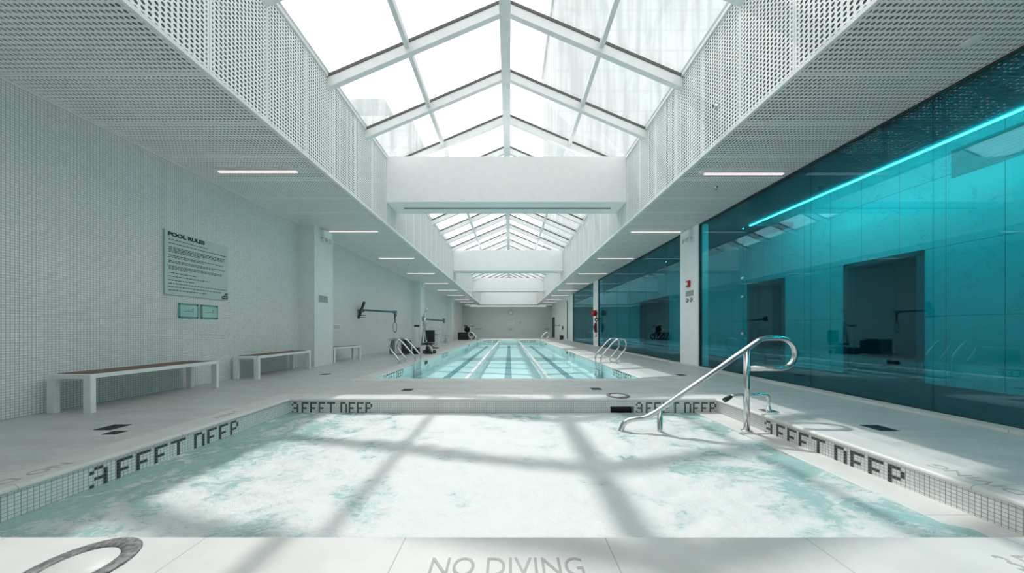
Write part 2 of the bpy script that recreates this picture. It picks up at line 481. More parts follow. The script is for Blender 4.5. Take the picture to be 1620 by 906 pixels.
for y0, y1 in zip(RY, RY[1:]):
    for xa, xb in ((FL, XP[0]), (XP[0], XM), (XM, XP[1]), (XP[1], FR)):
        za, zb = roof_z(xa), roof_z(xb)
        mm = MB(); poly = [(xa, za), (xb, zb), (xb, zb+.014), (xa, za+.014)]
        mm.prism(poly, y1-y0-.012, lambda u, v, w: (u, y0+.006+w, v))
        obj('glass_pane', mm, M['sky_glass'], sky)

# buildings seen through the roof glass
b1 = MB().box(8, 44, 50, 70, 0, 130); b1.box(7.6, 44, 49.6, 70.4, 60, 61.5)
tag(obj('tower_building', b1, M['building']), 'pale tall tower seen faintly through the right skylight panes', 'building')
b2 = MB().box(-36, -20, 60, 75, 0, 44).box(-34, -26, 62, 70, 44, 49)
tag(obj('rooftop_building', b2, M['building']), 'pale lower building seen faintly through the left skylight panes', 'building')

# ------------------------------------------------------------------ teal glass wall
bays = [(-1.9, 7.8), (8.62, 16.65), (17.57, 23.3)]
bay_n = ['nearest', 'second', 'farthest']
PW = 1.43
for i, (a, b) in enumerate(bays):
    w = thing('window_%d' % (i+2), (XR, a, .03), '%s bay of teal tinted full height glass wall' % bay_n[i], 'glass wall', kind='structure')
    n = max(1, round((b-a)/PW)); ys = [b-PW*j for j in range(n)] ; ys = sorted(ys+[a])
    if ys[1]-ys[0] < .3: ys.pop(1)
    for y0, y1 in zip(ys, ys[1:]):
        obj('glass_pane', MB().box(XR, XR+.02, y0+.004, y1-.004, .045, ZC-.03), M['teal_glass'], w)
    f = MB().box(XR-.02, XR+.04, a, b, ZC-.032, ZC-.002).box(XR-.02, XR+.04, a, b, .028, .045)
    f.box(XR-.02, XR+.04, b-.03, b, .045, ZC-.03).box(XR-.02, XR+.04, a, a+.03, .045, ZC-.03)
    obj('frame', f, M['dark'], w)
    if i == 0:
        for z in (2.09, 1.69, .90):
            obj('clip', MB().box(XR-.02, XR+.04, 6.33, 6.40, z-.025, z+.025, .004), M['chrome'], w)

# corridor behind the glass
XW = 7.60
openings = [(5.50, 6.68, 2.39), (8.25, 9.40, 2.36), (14.2, 17.2, 2.55)]
m = MB(); y = YN
for a, b, h in openings:
    m.box(XW, XW+.18, y, a, -.1, 4.6); m.box(XW, XW+.18, a, b, h, 4.6); y = b
m.box(XW, XW+.18, y, YB, -.1, 4.6)
structure('wall_corridor', m, M['marble'], 'veined marble wall behind the teal glass', 'wall')
structure('floor_corridor', MB().box(XR+.06, XW, YN, YB, -.12, 0).box(XW, 9.8, YN, YB, -.12, 0), M['corr_floor'], 'charcoal corridor floor behind the teal glass', 'floor')
structure('ceiling_corridor', MB().box(XR+.02, 6.40, YN, YB, ZC, ZC+.1).box(6.40, XW+.2, 7.95, YB, ZC, ZC+.1).box(6.3, XW+.2, YN, 8, 4.5, 4.6).box(6.30, 6.40, YN, 7.95, ZC+.1, 4.5), M['corr_ceil'], 'dark corridor ceiling with a light cove beside the marble', 'ceiling')
cn = ['wide dark doorway in marble, nearest behind the glass', 'darker doorway in marble beside the first glass pillar', 'broad dark opening behind the second glass bay']
for i, (a, b, h) in enumerate(openings):
    d = thing('door_%d' % (i+1), (XW, a, 0), cn[i], 'doorway', kind='structure')
    f = MB().box(XW-.03, XW+.2, a-.06, a+.03, 0, h+.06, .004).box(XW-.03, XW+.2, b-.03, b+.06, 0, h+.06, .004).box(XW-.03, XW+.2, a-.06, b+.06, h-.03, h+.06, .004)
    obj('door_frame', f, M['door_frame'], d)
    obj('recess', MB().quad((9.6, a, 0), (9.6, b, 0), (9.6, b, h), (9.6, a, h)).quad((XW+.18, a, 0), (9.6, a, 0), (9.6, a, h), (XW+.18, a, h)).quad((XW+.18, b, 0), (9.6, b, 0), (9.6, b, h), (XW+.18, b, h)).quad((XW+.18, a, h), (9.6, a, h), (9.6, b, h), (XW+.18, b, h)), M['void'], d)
    if i == 0:
        obj('door_leaf', MB().box(XW+.05, XW+.95, b-.09, b-.045, .01, h-.04, .003), M['door_frame'], d)
tag(obj('cove_light', MB().box(6.388, 6.400, YN+.05, 7.9, ZC-.022, ZC+.012), M['led']), 'thin bright light strip along the corridor ceiling edge', 'light')
vp = thing('wall_vent', (XW, 4.4, 3.6), 'grey louvred grille high on the marble wall', 'vent')
f = MB().box(XW-.02, XW, 3.55, 5.1, 3.58, 4.06, .004)
obj('frame', f, M['sign_grey'], vp)
for k in range(9): obj('slat', MB().box(XW-.035, XW-.015, 3.6, 5.05, 3.62+k*.048, 3.64+k*.048), M['sign_grey'], vp)

# far right wall: narrow slot window and dark door
w = thing('window_5', (4.955, 25.2, 0), 'narrow dark slot window at the end of the right wall', 'window', kind='structure')
obj('frame', MB().box(4.93, 4.985, 25.05, 25.55, .1, 3.5, .004), M['white'], w)
obj('glass_pane', MB().box(4.922, 4.935, 25.12, 25.48, .16, 3.44), M['dark'], w)
d = thing('door_4', (4.98, 33.3, 0), 'black door leaf near the far right corner', 'door', kind='structure')
obj('door_leaf', MB().box(4.90, 4.985, 32.7, 34.2, .01, 2.3, .005), M['black'], d)
obj('handle', MB().tube([(4.90, 32.85, 1.0), (4.85, 32.85, 1.0), (4.85, 33.0, 1.0)], .012, 8), M['chrome'], d)
rail = thing('wall_rail', (4.98, 31, 1.2), 'thin dark rail on the far right wall', 'rail')
obj('bar', MB().tube([(4.93, 29.2, 1.35), (4.93, 32.2, 1.35)], .02, 8), M['dark'], rail)
for yy in (29.3, 32.1): obj('bracket', MB().box(4.92, 4.985, yy-.03, yy+.03, 1.31, 1.39), M['dark'], rail)
ph = thing('wall_phone', (4.95, 27.9, .3), 'black wall phone on the far right wall', 'phone')
obj('backplate', MB().box(4.95, 4.985, 27.5, 27.9, .95, 1.25, .005), M['black'], ph)
obj('handset', MB().box(4.89, 4.952, 27.56, 27.66, .90, 1.30, .015), M['black'], ph)
bx = thing('wall_cabinet', (4.9, 28, 0), 'small black cabinet against the far right wall', 'cabinet')
obj('body', MB().box(4.70, 4.98, 27.4, 27.9, 0, .40, .01), M['black'], bx)
obj('door', MB().box(4.69, 4.70, 27.43, 27.87, .03, .37), M['dark'], bx)

# ------------------------------------------------------------------ tile lettering
FONT5 = {'3': ['.##.', '#..#', '...#', '.###', '...#', '#..#', '.##.'], 'F': ['####', '#...', '#...', '###.', '#...', '#...', '#...'],
  'E': ['####', '#...', '#...', '###.', '#...', '#...', '####'], 'T': ['#####', '..#..', '..#..', '..#..', '..#..', '..#..', '..#..'],
  'D': ['###.', '#..#', '#..#', '#..#', '#..#', '#..#', '###.'], 'P': ['###.', '#..#', '#..#', '###.', '#...', '#...', '#...']}
STARTS = [('3', 0), ('F', 6), ('E', 11), ('E', 16), ('T', 21), ('D', 29), ('E', 34), ('E', 39), ('P', 44)]
def tile_text(o, right, inward, z_top, t=.0256, proud=.0015):
    """black tiles: o = start point on the wall, right = reading direction, inward = normal"""
    r, n = Vector(right), Vector(inward); out = []
    for ch, s in STARTS:
        mb = MB(); out.append(mb)
        for row, line in enumerate(FONT5[ch]):
            for c, v in enumerate(line):
                if v != '#': continue
                a = Vector(o) + r*(s+c)*t; b = a + r*t*.98
                p, q = a - n*.002, b + n*proud
                mb.box(min(p.x, q.x), max(p.x, q.x), min(p.y, q.y), max(p.y, q.y), z_top-(row+.98)*t, z_top-row*t)
    return out
def marking(letters, parent):
    e = bpy.data.objects.new('depth_marking', None); COL.objects.link(e); e.parent = parent; e.empty_display_size = .05
    e['label'] = 'black tile letters reading 3 FEET DEEP'
    for mb in letters: obj('letter', mb, M['letter'], e)

# ------------------------------------------------------------------ hot tub
tub = thing('hot_tub', ((TX0+TX1)/2, (TY0+TY1)/2, -.9), 'large square sunken hot tub with tiled rim in foreground', 'hot tub')
m = MB()
m.box(TX0-.12, TX0, TY0-.12, TY1+.12, -.95, -.03).box(TX1, TX1+.12, TY0-.12, TY1+.12, -.95, -.03)
m.box(TX0, TX1, TY0-.12, TY0, -.95, -.03)
# far wall with skimmer mouth
sx0, sx1, sz0, sz1 = 1.45, 1.79, -.25, -.115
m.box(TX0, sx0, TY1, TY1+.12, -.95, -.03).box(sx1, TX1, TY1, TY1+.12, -.95, -.03).box(sx0, sx1, TY1, TY1+.12, sz1, -.03).box(sx0, sx1, TY1, TY1+.12, -.95, sz0)
m.box(TX0, TX1, TY0, TY1, -.97, -.9)
obj('basin', m, M['tub_tile'], tub)
obj('ledge', MB().box(2.66, TX1, TY0, TY1, -.9, -.190, .01), M['coping'], tub)
def coping(x0, x1, y0, y1, w=CW, over=.012, th=.035):
    return MB().ring(x0, x1, y0, y1, [(.03, -th), (-over, -th), (-over-.004, -.022), (-over+.002, -.010), (-over+.012, -.003), (.012, .0015), (w, .0015), (w, -.1)])
cp = coping(TX0, TX1, TY0, TY1)
cp.box(TX0-CW, TX1+CW, TY0-.52, TY0-CW, -.1, .0015)
obj('coping', cp, M['coping'], tub)
obj('skimmer_mouth', MB().box(sx0, sx1, TY1+.1, TY1+.5, sz0-.02, sz1+.02), M['dark'], tub, label='dark skimmer mouth')
L = 48*.0256
for o, r, n in (((TX0+.03, TY1, 0), (1, 0, 0), (0, -1, 0)), ((1.815, TY1, 0), (1, 0, 0), (0, -1, 0)),
                ((TX0, 2.235, 0), (0, 1, 0), (1, 0, 0)), ((TX1, 3.46, 0), (0, -1, 0), (-1, 0, 0))):
    marking(tile_text(o, r, n, -.0512-.004, .0241 if r[0] else .0256), tub)
def engr(body, c, right, up, size):
    return MB().text(body, size, frame(c, right, up), .0008, sx=.9)
for body, c, r, u, s in (('NO DIVING', (-.012, 1.243, .002), (1, 0, 0), (0, 1, 0), .140), ('3 FEET', (2.27, 1.262, .002), (1, 0, 0), (0, 1, 0), .125),
                         ('NO DIVING', (TX0-.14, 1.90, .002), (0, -1, 0), (1, 0, 0), .138), ('NO DIVING', (TX1+.14, 1.87, .002), (0, 1, 0), (-1, 0, 0), .138),
                         ('3 FEET', (TX0-.14, 3.46, .002), (0, -1, 0), (1, 0, 0), .12), ('NO DIVING', (.10, TY1+.10, .002), (-1, 0, 0), (0, -1, 0), .10)):
    obj('engraving', engr(body, c, r, u, s), M['engraved'], tub, label='grey engraved words ' + body)
# water surface
def water_grid(x0, x1, y0, y1, z, nx, ny):
    bm = bmesh.new(); vs = []
    for j in range(ny+1):
        for i in range(nx+1):
            x = x0+(x1-x0)*i/nx; y = y0+(y1-y0)*j/ny
            p = Vector((x*1.3, y*1.6, 0))
            h = noise.fractal(p, 1.0, 2.0, 5)*.020
            h += abs(noise.noise(Vector((x*3.1+7, y*3.6, 2))))*.022
            h += noise.noise(Vector((x*11, y*13, 5)))*.005
            e = min(1, (x-x0)/.25, (x1-x)/.2, (y1-y)/.2)
            vs.append(bm.verts.new((x, y, z + h*max(.25, e))))
    for j in range(ny):
        for i in range(nx):
            a = j*(nx+1)+i; f = bm.faces.new((vs[a], vs[a+1], vs[a+nx+2], vs[a+nx+1])); f.smooth = True
    mb = MB(); mb.bm.free(); mb.bm = bm; return mb
tag(obj('hot_tub_water', water_grid(TX0+.001, TX1-.001, TY0+.001, TY1-.001, ZW, 300, 150), M['tub_water'], recalc=False),
    'churning foamy turquoise water filling the hot tub', 'water', kind='stuff')

# skimmer lids (rings set into the coping)
def lid(x, y, label, R=.175):
    t = thing('skimmer_lid', (x, y, .002), label, 'lid', 'skimmer lids on the hot tub rim')
    obj('collar', MB().lathe([(R-.060, 0), (R-.058, .008), (R-.04, .011), (R-.006, .010), (R, .005), (R, 0)], (x, y, .002), 'z', 48), M['ring'], t, label='grey worn metal ring')
    obj('cover', MB().lathe([(.0001, .004), (R-.063, .004), (R-.061, 0)], (x, y, .002), 'z', 48), M['coping'], t)
    return t
lid(-1.81, 1.242, 'grey ring skimmer lid on near rim at bottom left corner')
lid(1.62, 4.44, 'grey ring skimmer lid on far rim above the skimmer mouth', .17)

# hand rail of the hot tub
hr = thing('handrail', (2.77, 3.47, -.2), 'big looped steel handrail rising out of the hot tub', 'handrail')
HY = 3.47
p = [(1.2925, HY, -.30), (1.2925, HY, -.20), (1.341, HY, -.0857), (1.4476, HY, -.0487), (1.5775, HY, -.041), (1.691, HY, .014), (2.84, HY, .815)]
p = fillet(p, .09)
p += fillet([(2.86, HY, .829), (2.94, HY, .885), (3.03, HY, .8914)], .06)[1:]
p += arc((3.159, .7137), .1777, 90, -90, 16, lambda u, v: (u, HY, v)) + [(2.80, HY, .536)]
obj('rail', MB().tube(p, .029, 16), M['chrome'], hr)
obj('post', MB().tube([(2.77, HY, -.191), (2.77, HY, .76)], .031, 16), M['chrome'], hr)
obj('post', MB().tube([(1.757, HY, -.5), (1.757, HY, .05)], .029, 16), M['chrome'], hr)
obj('flange', MB().lathe([(.001, .012), (.032, .014), (.055, .010), (.06, 0)], (2.77, HY, -.190), 'z', 24), M['chrome'], hr)

# fill spout
fs = thing('fill_spout', (3.13, 3.60, .0015), 'curved dark steel water spout on the right tub rim', 'spout')
obj('base', MB().box(3.06, 3.22, 3.54, 3.66, .0015, .012, .004).lathe([(.04, .012), (.038, .022), (.022, .03), (.021, .06)], (3.14, 3.60, 0), 'z', 20), M['chrome'], fs)
obj('pipe', MB().tube(fillet([(3.14, 3.60, .02), (3.14, 3.60, .205), (2.72, 3.60, .195)], .06) + [(2.66, 3.60, .17)], .019, 12), M['chrome'], fs)
obj('nozzle', MB().tube([(2.69, 3.60, .185), (2.665, 3.60, .172), (2.60, 3.60, .132)], [.02, .026, .028], 12), M['black'], fs, label='black rubber nozzle')

# ------------------------------------------------------------------ lap pool
pool = thing('lap_pool', (0, 16.5, -1.05), 'long lap pool with sunlit turquoise floor', 'swimming pool')
FZ = -.46
m = MB().box(LX0-.12, LX0, LY0-.12, LY1+.12, FZ-.05, -.03).box(LX1, LX1+.12, LY0-.12, LY1+.12, FZ-.05, -.03)
m.box(LX0, LX1, LY0-.12, LY0, FZ-.05, -.03).box(LX0, LX1, LY1, LY1+.12, FZ-.05, -.03).box(LX0-.12, LX1+.12, LY0-.12, LY1+.12, FZ-.1, FZ)
obj('basin', m, M['pool_tile'], pool)
obj('coping', coping(LX0, LX1, LY0, LY1), M['coping'], pool)
for x in (-1.87, -.04, 1.79):
    obj('lane_line', MB().box(x-.11, x+.11, LY0+1.4, LY1-1.4, FZ-.001, FZ+.003).box(x-.4, x+.4, LY0+1.3, LY0+1.5, FZ-.001, FZ+.0035).box(x-.4, x+.4, LY1-1.5, LY1-1.3, FZ-.001, FZ+.0035), M['lane_tile'], pool, label='dark tiled lane line on the pool floor')
for y0 in (6.55, 12.2):
    marking(tile_text((LX0, y0, 0), (0, 1, 0), (1, 0, 0), -.04), pool)
    marking(tile_text((LX1, y0+1.23, 0), (0, -1, 0), (-1, 0, 0), -.04), pool)
for x0 in (-2.4, .9):
    marking(tile_text((x0, LY1, 0), (1, 0, 0), (0, -1, 0), -.04, .031), pool)
for x, s, y in ((LX0, 1, 9.9), (LX0, 1, 20.5), (LX1, -1, 13.9), (LX1, -1, 22.0)):
    obj('skimmer_mouth', MB().box(min(x, x+s*.012), max(x, x+s*.012), y-.16, y+.16, -.17, -.06, .003), M['dark'], pool, label='dark skimmer mouth')
m = MB().quad((LX0+.001, LY0+.001, ZP), (LX1-.001, LY0+.001, ZP), (LX1-.001, LY1-.001, ZP), (LX0+.001, LY1-.001, ZP))
tag(obj('lap_pool_water', m, M['pool_water'], recalc=False), 'clear turquoise water filling the long lap pool', 'water', kind='stuff')

# lane ropes
def lane_rope(x, label):
    t = thing('lane_rope', (x, 16.5, ZP), label, 'lane rope', 'lane ropes across the lap pool')
    obj('cable', MB().tube([(x, LY0+.01, ZP+.01), (x, LY1-.01, ZP+.01)], .006, 6), M['chrome'], t)
    prof = []; y = LY0+.25
    while y < LY1-.3:
        prof += [(.012, y), (.055, y+.012), (.055, y+.075), (.012, y+.087)]; y += .10
    obj('floats', MB().lathe(prof, (x, 0, ZP+.005), 'y', 12), M['white'], t, kind='stuff')
    return t
lane_rope(-.94, 'left of the two white lane ropes in the lap pool')
lane_rope(.86, 'right of the two white lane ropes in the lap pool')

# ladders
lad = thing('pool_ladder', (LX0, 8.82, 0), 'looped steel ladder on left pool edge, near end', 'ladder', 'steel pool ladders')
for yy in (8.55, 9.09):
    pts = fillet([(-3.17, yy, .004), (-3.17, yy, .09), (-3.47, yy, .47), (-3.43, yy, .73), (-3.16, yy, .70), (-2.72, yy, .20), (-2.72, yy, -.45)], .12)
    obj('rail', MB().tube(pts, .022, 12), M['chrome'], lad)
    obj('flange', MB().lathe([(.024, .016), (.05, .01), (.055, .0)], (-3.17, yy, .001), 'z', 20), M['chrome'], lad)
for z in (-.22, -.40):
    obj('tread', MB().box(-2.75, -2.66, 8.56, 9.08, z-.015, z+.015, .006), M['chrome'], lad)
dup(lad, (LX1-.01, 8.82, 0), 'looped steel ladder on right pool edge, near end', PI)
dup(lad, (LX0, 25.2, 0), 'looped steel ladder on left pool edge, far end')
dup(lad, (LX1-.01, 25.2, 0), 'looped steel ladder on right pool edge, far end', PI)

# ------------------------------------------------------------------ deck drains
def drain(x, y, w, d, label):
    t = thing('floor_drain', (x, y, 0), label, 'drain', 'dark drains in the deck')
    obj('recess', MB().box(x-w/2, x+w/2, y-d/2, y+d/2, -.001, .002), M['black'], t)
    k = 5; g = MB()
    for i in range(k+1): g.box(x-w/2+i*(w-.008)/k, x-w/2+i*(w-.008)/k+.008, y-d/2, y+d/2, .002, .004)
    obj('grate', g, M['dark'], t)
drain(-4.03, 3.02, .17, .17, 'square dark drain on left deck before the long bench')
drain(-3.80, 2.86, .13, .10, 'small dark drain beside the left square drain')
drain(-1.67, 4.87, .16, .16, 'dark drain between the pools, left of centre')
drain(1.44, 4.95, .16, .16, 'dark drain between the pools, above skimmer lid')
drain(3.73, 3.00, .18, .18, 'square dark drain on right deck beside glass wall')
drain(-4.05, 6.55, .16, .16, 'dark drain on left deck near the first pillar')
drain(3.72, 6.45, .16, .16, 'dark drain on right deck near first white pillar')

# ------------------------------------------------------------------ benches
def bench(loc, L, Wd, label, rotz=0):
    H = .465
    t = thing('bench', loc, label, 'bench', 'teak topped white benches'); x, y, z = loc
    for e in (0, 1):
        ye = y - L/2 + (0 if e == 0 else L-.05)
        for s in (-1, 1):
            xa = x + s*(Wd/2-.045)
            obj('leg', MB().box(xa-.045, xa+.045, ye, ye+.05, .0, H-.055, .004), M['frame_white'], t)
        obj('end_rail', MB().box(x-Wd/2, x+Wd/2, ye, ye+.05, H-.055, H-.005, .004), M['frame_white'], t)
    for s in (-1, 1):
        xa = x + s*(Wd/2-.02)
        obj('side_rail', MB().box(xa-.02, xa+.02, y-L/2+.05, y+L/2-.05, H-.055, H-.005, .003), M['frame_white'], t)
    k = 5; w = (Wd-.09)/k
    for i in range(k):
        x0 = x-Wd/2+.045+i*w
        obj('slat', MB().box(x0+.004, x0+w-.004, y-L/2+.052, y+L/2-.052, H-.03, H, .003), M['wood'], t)
    t.rotation_euler = (0, 0, rotz)
    return t
bench((-5.21, 4.29, 0), 1.56, .52, 'white framed teak bench under the pool rules sign')
bench((-5.23, 6.67, 0), 1.56, .50, 'white framed teak bench ending at the first left pillar')
bench((-5.15, 9.25, 0), .86, .42, 'short dark topped bench just behind the first left pillar', math.radians(-29))
bench((-4.75, 22.6, 0), 1.2, .6, 'small distant bench beside the farthest left pillar')

# ------------------------------------------------------------------ pool rules sign and small plates
sg = thing('rules_sign', (XL, 5.29, 1.56), 'large pale green pool rules sign on left wall', 'sign')
obj('board', MB().box(XL+.012, XL+.03, 4.76, 5.83, 1.56, 2.61, .003), M['sign'], sg)
def wallframe(y, z, x=XL+.0305): return frame((x, y, z), (0, 1, 0), (0, 0, 1))
obj('heading', MB().text('POOL RULES', .085, wallframe(4.80, 2.545), .0008, 'LEFT', 1.2, .005), M['ink'], sg, label='black heading reading POOL RULES')
m = MB(); rnd = random.Random(3)
def tline(z, length, h=.012):
    y = 4.81
    while y < 4.81+length:
        w = rnd.uniform(.02, .06); m.box(XL+.0302, XL+.0312, y, min(y+w, 4.81+length), z-h/2, z+h/2); y += w+.012
for z, ln_ in ((2.46, .62), (2.40, .97), (2.335, .94), (2.31, .96), (2.285, .93), (2.26, .5), (2.20, .92), (2.175, .55), (2.115, .96), (2.09, .75),
               (2.03, .90), (2.005, .88), (1.98, .28), (1.915, .43), (1.86, .66), (1.80, .39), (1.745, .98), (1.69, .88), (1.635, .60)): tline(z, ln_)
obj('text_lines', m, M['ink'], sg, label='lines of small dark print')
lg = obj('logo', MB().prism([(5.70, 1.575), (5.82, 1.575), (5.82, 1.70), (5.76, 1.68), (5.75, 1.64), (5.70, 1.62)], .001, lambda u, v, w: (XL+.0302+w, u, v)), M['ink'], sg, label='black corner logo')
obj('logo_lines', MB().box(XL+.0312, XL+.0318, 5.715, 5.80, 1.598, 1.606).box(XL+.0312, XL+.0318, 5.765, 5.773, 1.606, 1.655).box(XL+.0312, XL+.0318, 5.765, 5.805, 1.647, 1.655).box(XL+.0312, XL+.0318, 5.797, 5.805, 1.606, 1.69), M['sign'], lg)
for i, (y0, y1) in enumerate(((4.965, 5.29), (5.325, 5.645))):
    t = thing('wall_plate', (XL, (y0+y1)/2, 1.175), '%s mint glass plate below the pool rules sign' % ('left' if i == 0 else 'right'), 'sign', 'mint plates under the rules sign')
    obj('frame', MB().box(XL+.001, XL+.014, y0, y1, 1.18, 1.435, .003), M['mint_dark'], t)
    obj('face', MB().box(XL+.014, XL+.02, y0+.03, y1-.03, 1.21, 1.405, .002), M['mint'], t)
    for yy in (y0+.02, y1-.02):
        for zz in (1.20, 1.415): obj('screw', MB().lathe([(.012, 0), (.010, .006), (.001, .008)], (XL+.014, yy, zz), 'x', 10), M['dark'], t)
    obj('pictogram', MB().tube([(XL+.021, y0+.09, 1.29), (XL+.021, y0+.14, 1.305), (XL+.021, y1-.09, 1.30)], .004, 6).torus((XL+.021, y1-.10, 1.335), .012, .004, 'x', 14, 6), M['mint_dark'], t)

def small_sign(name, x, nx, y0, y1, z0, z1, mat, label, bars=True):
    a, b = (x, x+nx*.012) if nx > 0 else (x+nx*.012, x)
    t = thing(name, (x, (y0+y1)/2, z0), label, 'sign')
    obj('board', MB().box(a, b, y0, y1, z0, z1, .002), M[mat], t)
    if bars:
        q = MB(); n = 4; h = (z1-z0)
        for i in range(n):
            xx = (b+.0002, b+.001) if nx > 0 else (a-.001, a-.0002)
            q.box(*xx, y0+.02, y1-.02-(.04 if i % 2 else 0), z0+h*(.14+.2*i), z0+h*(.24+.2*i))
        obj('print', q, M['text'], t)
    return t
small_sign('notice_sign', -5.12, 1, 7.97, 8.36, 1.72, 1.91, 'sign_grey', 'small grey notice on the first left pillar')
small_sign('notice_sign', XL, 1, 9.35, 9.75, .98, 1.15, 'white', 'small white printed notice on wall above the short bench')
small_sign('notice_sign', 4.955, -1, 8.0, 8.34, 1.90, 2.05, 'sign_grey', 'small grey notice below fire alarm on white pillar')
t = thing('prohibition_sign', (4.955, 8.17, 1.70), 'white plate with two round prohibition symbols on white pillar', 'sign')
obj('board', MB().box(4.943, 4.955, 8.0, 8.34, 1.69, 1.885, .002), M['white'], t)
for yy in (8.085, 8.255):
    c = (4.942, yy, 1.79)
    obj('symbol', MB().torus(c, .058, .008, 'x', 24, 6).tube([(4.942, yy-.04, 1.83), (4.942, yy+.04, 1.75)], .006, 6).box(4.9405, 4.943, yy-.012, yy+.012, 1.75, 1.82), M['ink'], t)
al = thing('fire_alarm', (4.955, 8.2, 2.15), 'red fire alarm strobe on first white pillar', 'alarm')
obj('body', MB().box(4.905, 4.955, 8.13, 8.27, 2.15, 2.33, .01), M['red'], al)
obj('strobe', MB().box(4.888, 4.906, 8.17, 8.24, 2.20, 2.28, .008), M['white'], al)

# emergency lights
def emergency(x, nx, y, label):
    t = thing('emergency_light', (x, y, 3.4), label, 'emergency light', 'twin head emergency lights on pillars')
    a, b = sorted((x, x+nx*.10))
    obj('housing', MB().box(a, b, y-.17, y+.17, 3.49, 3.70, .012), M['white'], t)
    for s in (-1, 1):
        c = (x+nx*.06, y+s*.09, 3.43)
        h = obj('lamp_head', MB().lathe([(.03, -nx*.05), (.068, -nx*.03), (.075, nx*.02), (.07, nx*.045)], c, 'x', 20), M['white'], t)
        obj('lens', MB().lathe([(.066, nx*.044), (.04, nx*.056), (.001, nx*.06)], c, 'x', 20), M['chrome'], h)
emergency(-5.12, 1, 8.22, 'emergency light with twin heads on first left pillar')
emergency(-5.12, 1, 17.5, 'emergency light with twin heads on second left pillar')
emergency(-5.12, 1, 26.8, 'emergency light with twin heads on farthest left pillar')
emergency(4.955, -1, 8.2, 'emergency light with twin heads on first right pillar')

# ------------------------------------------------------------------ ceiling lights
ords = ['nearest', 'second', 'third', 'fourth', 'fifth', 'sixth', 'seventh', 'eighth', 'ninth', 'tenth']
def lamp(x0, x1, y, label):
    t = thing('ceiling_light', ((x0+x1)/2, y, ZC-.05), label, 'light', 'linear lights on the soffits')
    obj('housing', MB().box(x0-.06, x1+.06, y-.05, y+.05, ZC-.012, ZC+.02, .003).box(x0, x1, y-.03, y+.03, ZC-.03, ZC-.012, .003), M['frame_white'], t)
    obj('diffuser', MB().box(x0+.01, x1-.01, y-.024, y+.024, ZC-.055, ZC-.030, .008), M['lamp'], t)
    return t
l0 = lamp(-5.03, -3.66, 5.13, 'slim linear light on left soffit, nearest to the viewer')
r0 = lamp(3.40, 4.80, 5.20, 'slim linear light on right soffit, nearest to the viewer')
for k in range(1, 10):
    y = 5.13+3.15*k
    dup(l0, (l0.location.x, y, ZC-.05), 'slim linear light on left soffit, %s from the viewer' % ords[k])
    dup(r0, (r0.location.x, y+.04, ZC-.05), 'slim linear light on right soffit, %s from the viewer' % ords[k])
# cove over the far wall
tag(obj('cove_light', MB().box(-4.6, 4.3, YB-.10, YB-.03, ZC-.10, ZC-.06, .005), M['cove']), 'long pale light strip along top of the far wall', 'light')

# detectors and sprinklers
t = thing('ceiling_speaker', (4.40, 2.84, ZC), 'round white disc on right perforated soffit', 'speaker')
obj('disc', MB().lathe([(.001, -.014), (.05, -.014), (.062, -.006), (.064, 0)], (4.42, 2.84, ZC), 'z', 28), M['white'], t)
obj('rim', MB().torus((4.42, 2.84, ZC-.004), .064, .006, 'z', 28, 8), M['frame_white'], t)
def sprinkler(loc, axis, s, label):
    t = thing('sprinkler_head', loc, label, 'sprinkler', 'sprinkler heads')
    x, y, z = loc
    obj('escutcheon', MB().lathe([(.035, 0), (.03, s*.01), (.012, s*.012), (.012, s*.04)], loc, axis, 16), M['chrome'], t)
    d = (s*.055, 0, 0) if axis == 'x' else (0, 0, s*.055)
    c = (x+d[0], y, z+d[2])
    obj('deflector', MB().lathe([(.02, 0), (.02, s*.004)], c, axis, 16), M['dark'], t)
sprinkler((FR, 4.41, 4.30), 'x', -1, 'sprinkler head on the right perforated fascia')
sprinkler((4.0, 5.75, ZC), 'z', -1, 'sprinkler head on right soffit behind nearest light')
sprinkler((-4.3, 12.6, ZC), 'z', -1, 'sprinkler head on the left soffit past the third light')
sprinkler((4.0, 12.6, ZC), 'z', -1, 'sprinkler head on the right soffit past the third light')

# ------------------------------------------------------------------ left wall equipment
sw = thing('training_arm', (XL, 10.9, 1.6), 'blue grey wall arm with hanging loop and tilted black pad', 'exercise arm', 'wall arms beside the lap pool')
rotp = Matrix.Rotation(math.radians(20), 3, 'Y')
obj('pad', MB().box(-5.46, -5.40, 10.84, 10.96, 1.36, 2.02, .02, rot=rotp), M['black'], sw, label='tilted black pad')
obj('bracket', MB().box(-5.55, -5.35, 10.85, 10.95, 1.60, 1.72, .005).tube([(-5.5, 10.9, 1.5), (-5.28, 10.9, 1.5)], .012, 8).tube([(-5.5, 10.9, 1.43), (-5.30, 10.9, 1.43)], .010, 8), M['steel_blue'], sw)
obj('arm', MB().tube([(-5.40, 10.9, 1.69), (-4.20, 10.9, 1.62)], .035, 12), M['steel_blue'], sw)
obj('end_fitting', MB().box(-4.30, -4.13, 10.85, 10.95, 1.57, 1.66, .008), M['steel_blue'], sw)
obj('strap', MB().tube([(-4.20, 10.9, 1.58), (-4.20, 10.9, 1.25)], [.028, .018], 8).torus((-4.17, 10.9, 1.50), .035, .012, 'y', 16, 6), M['dark'], sw)
obj('loop', MB().torus((-4.20, 10.9, 1.06), .16, .017, 'y', 28, 8, .45, 1.15), M['steel_blue'], sw)
a2 = thing('training_arm', (-5.12, 17.5, 1.4), 'blue grey wall arm without loop on second left pillar', 'exercise arm', 'wall arms beside the lap pool')
obj('bracket', MB().box(-5.12, -5.02, 17.4, 17.6, 1.45, 1.72, .006), M['steel_blue'], a2)
obj('arm', MB().tube([(-5.05, 17.5, 1.58), (-3.86, 17.5, 1.48)], .05, 12), M['steel_blue'], a2)
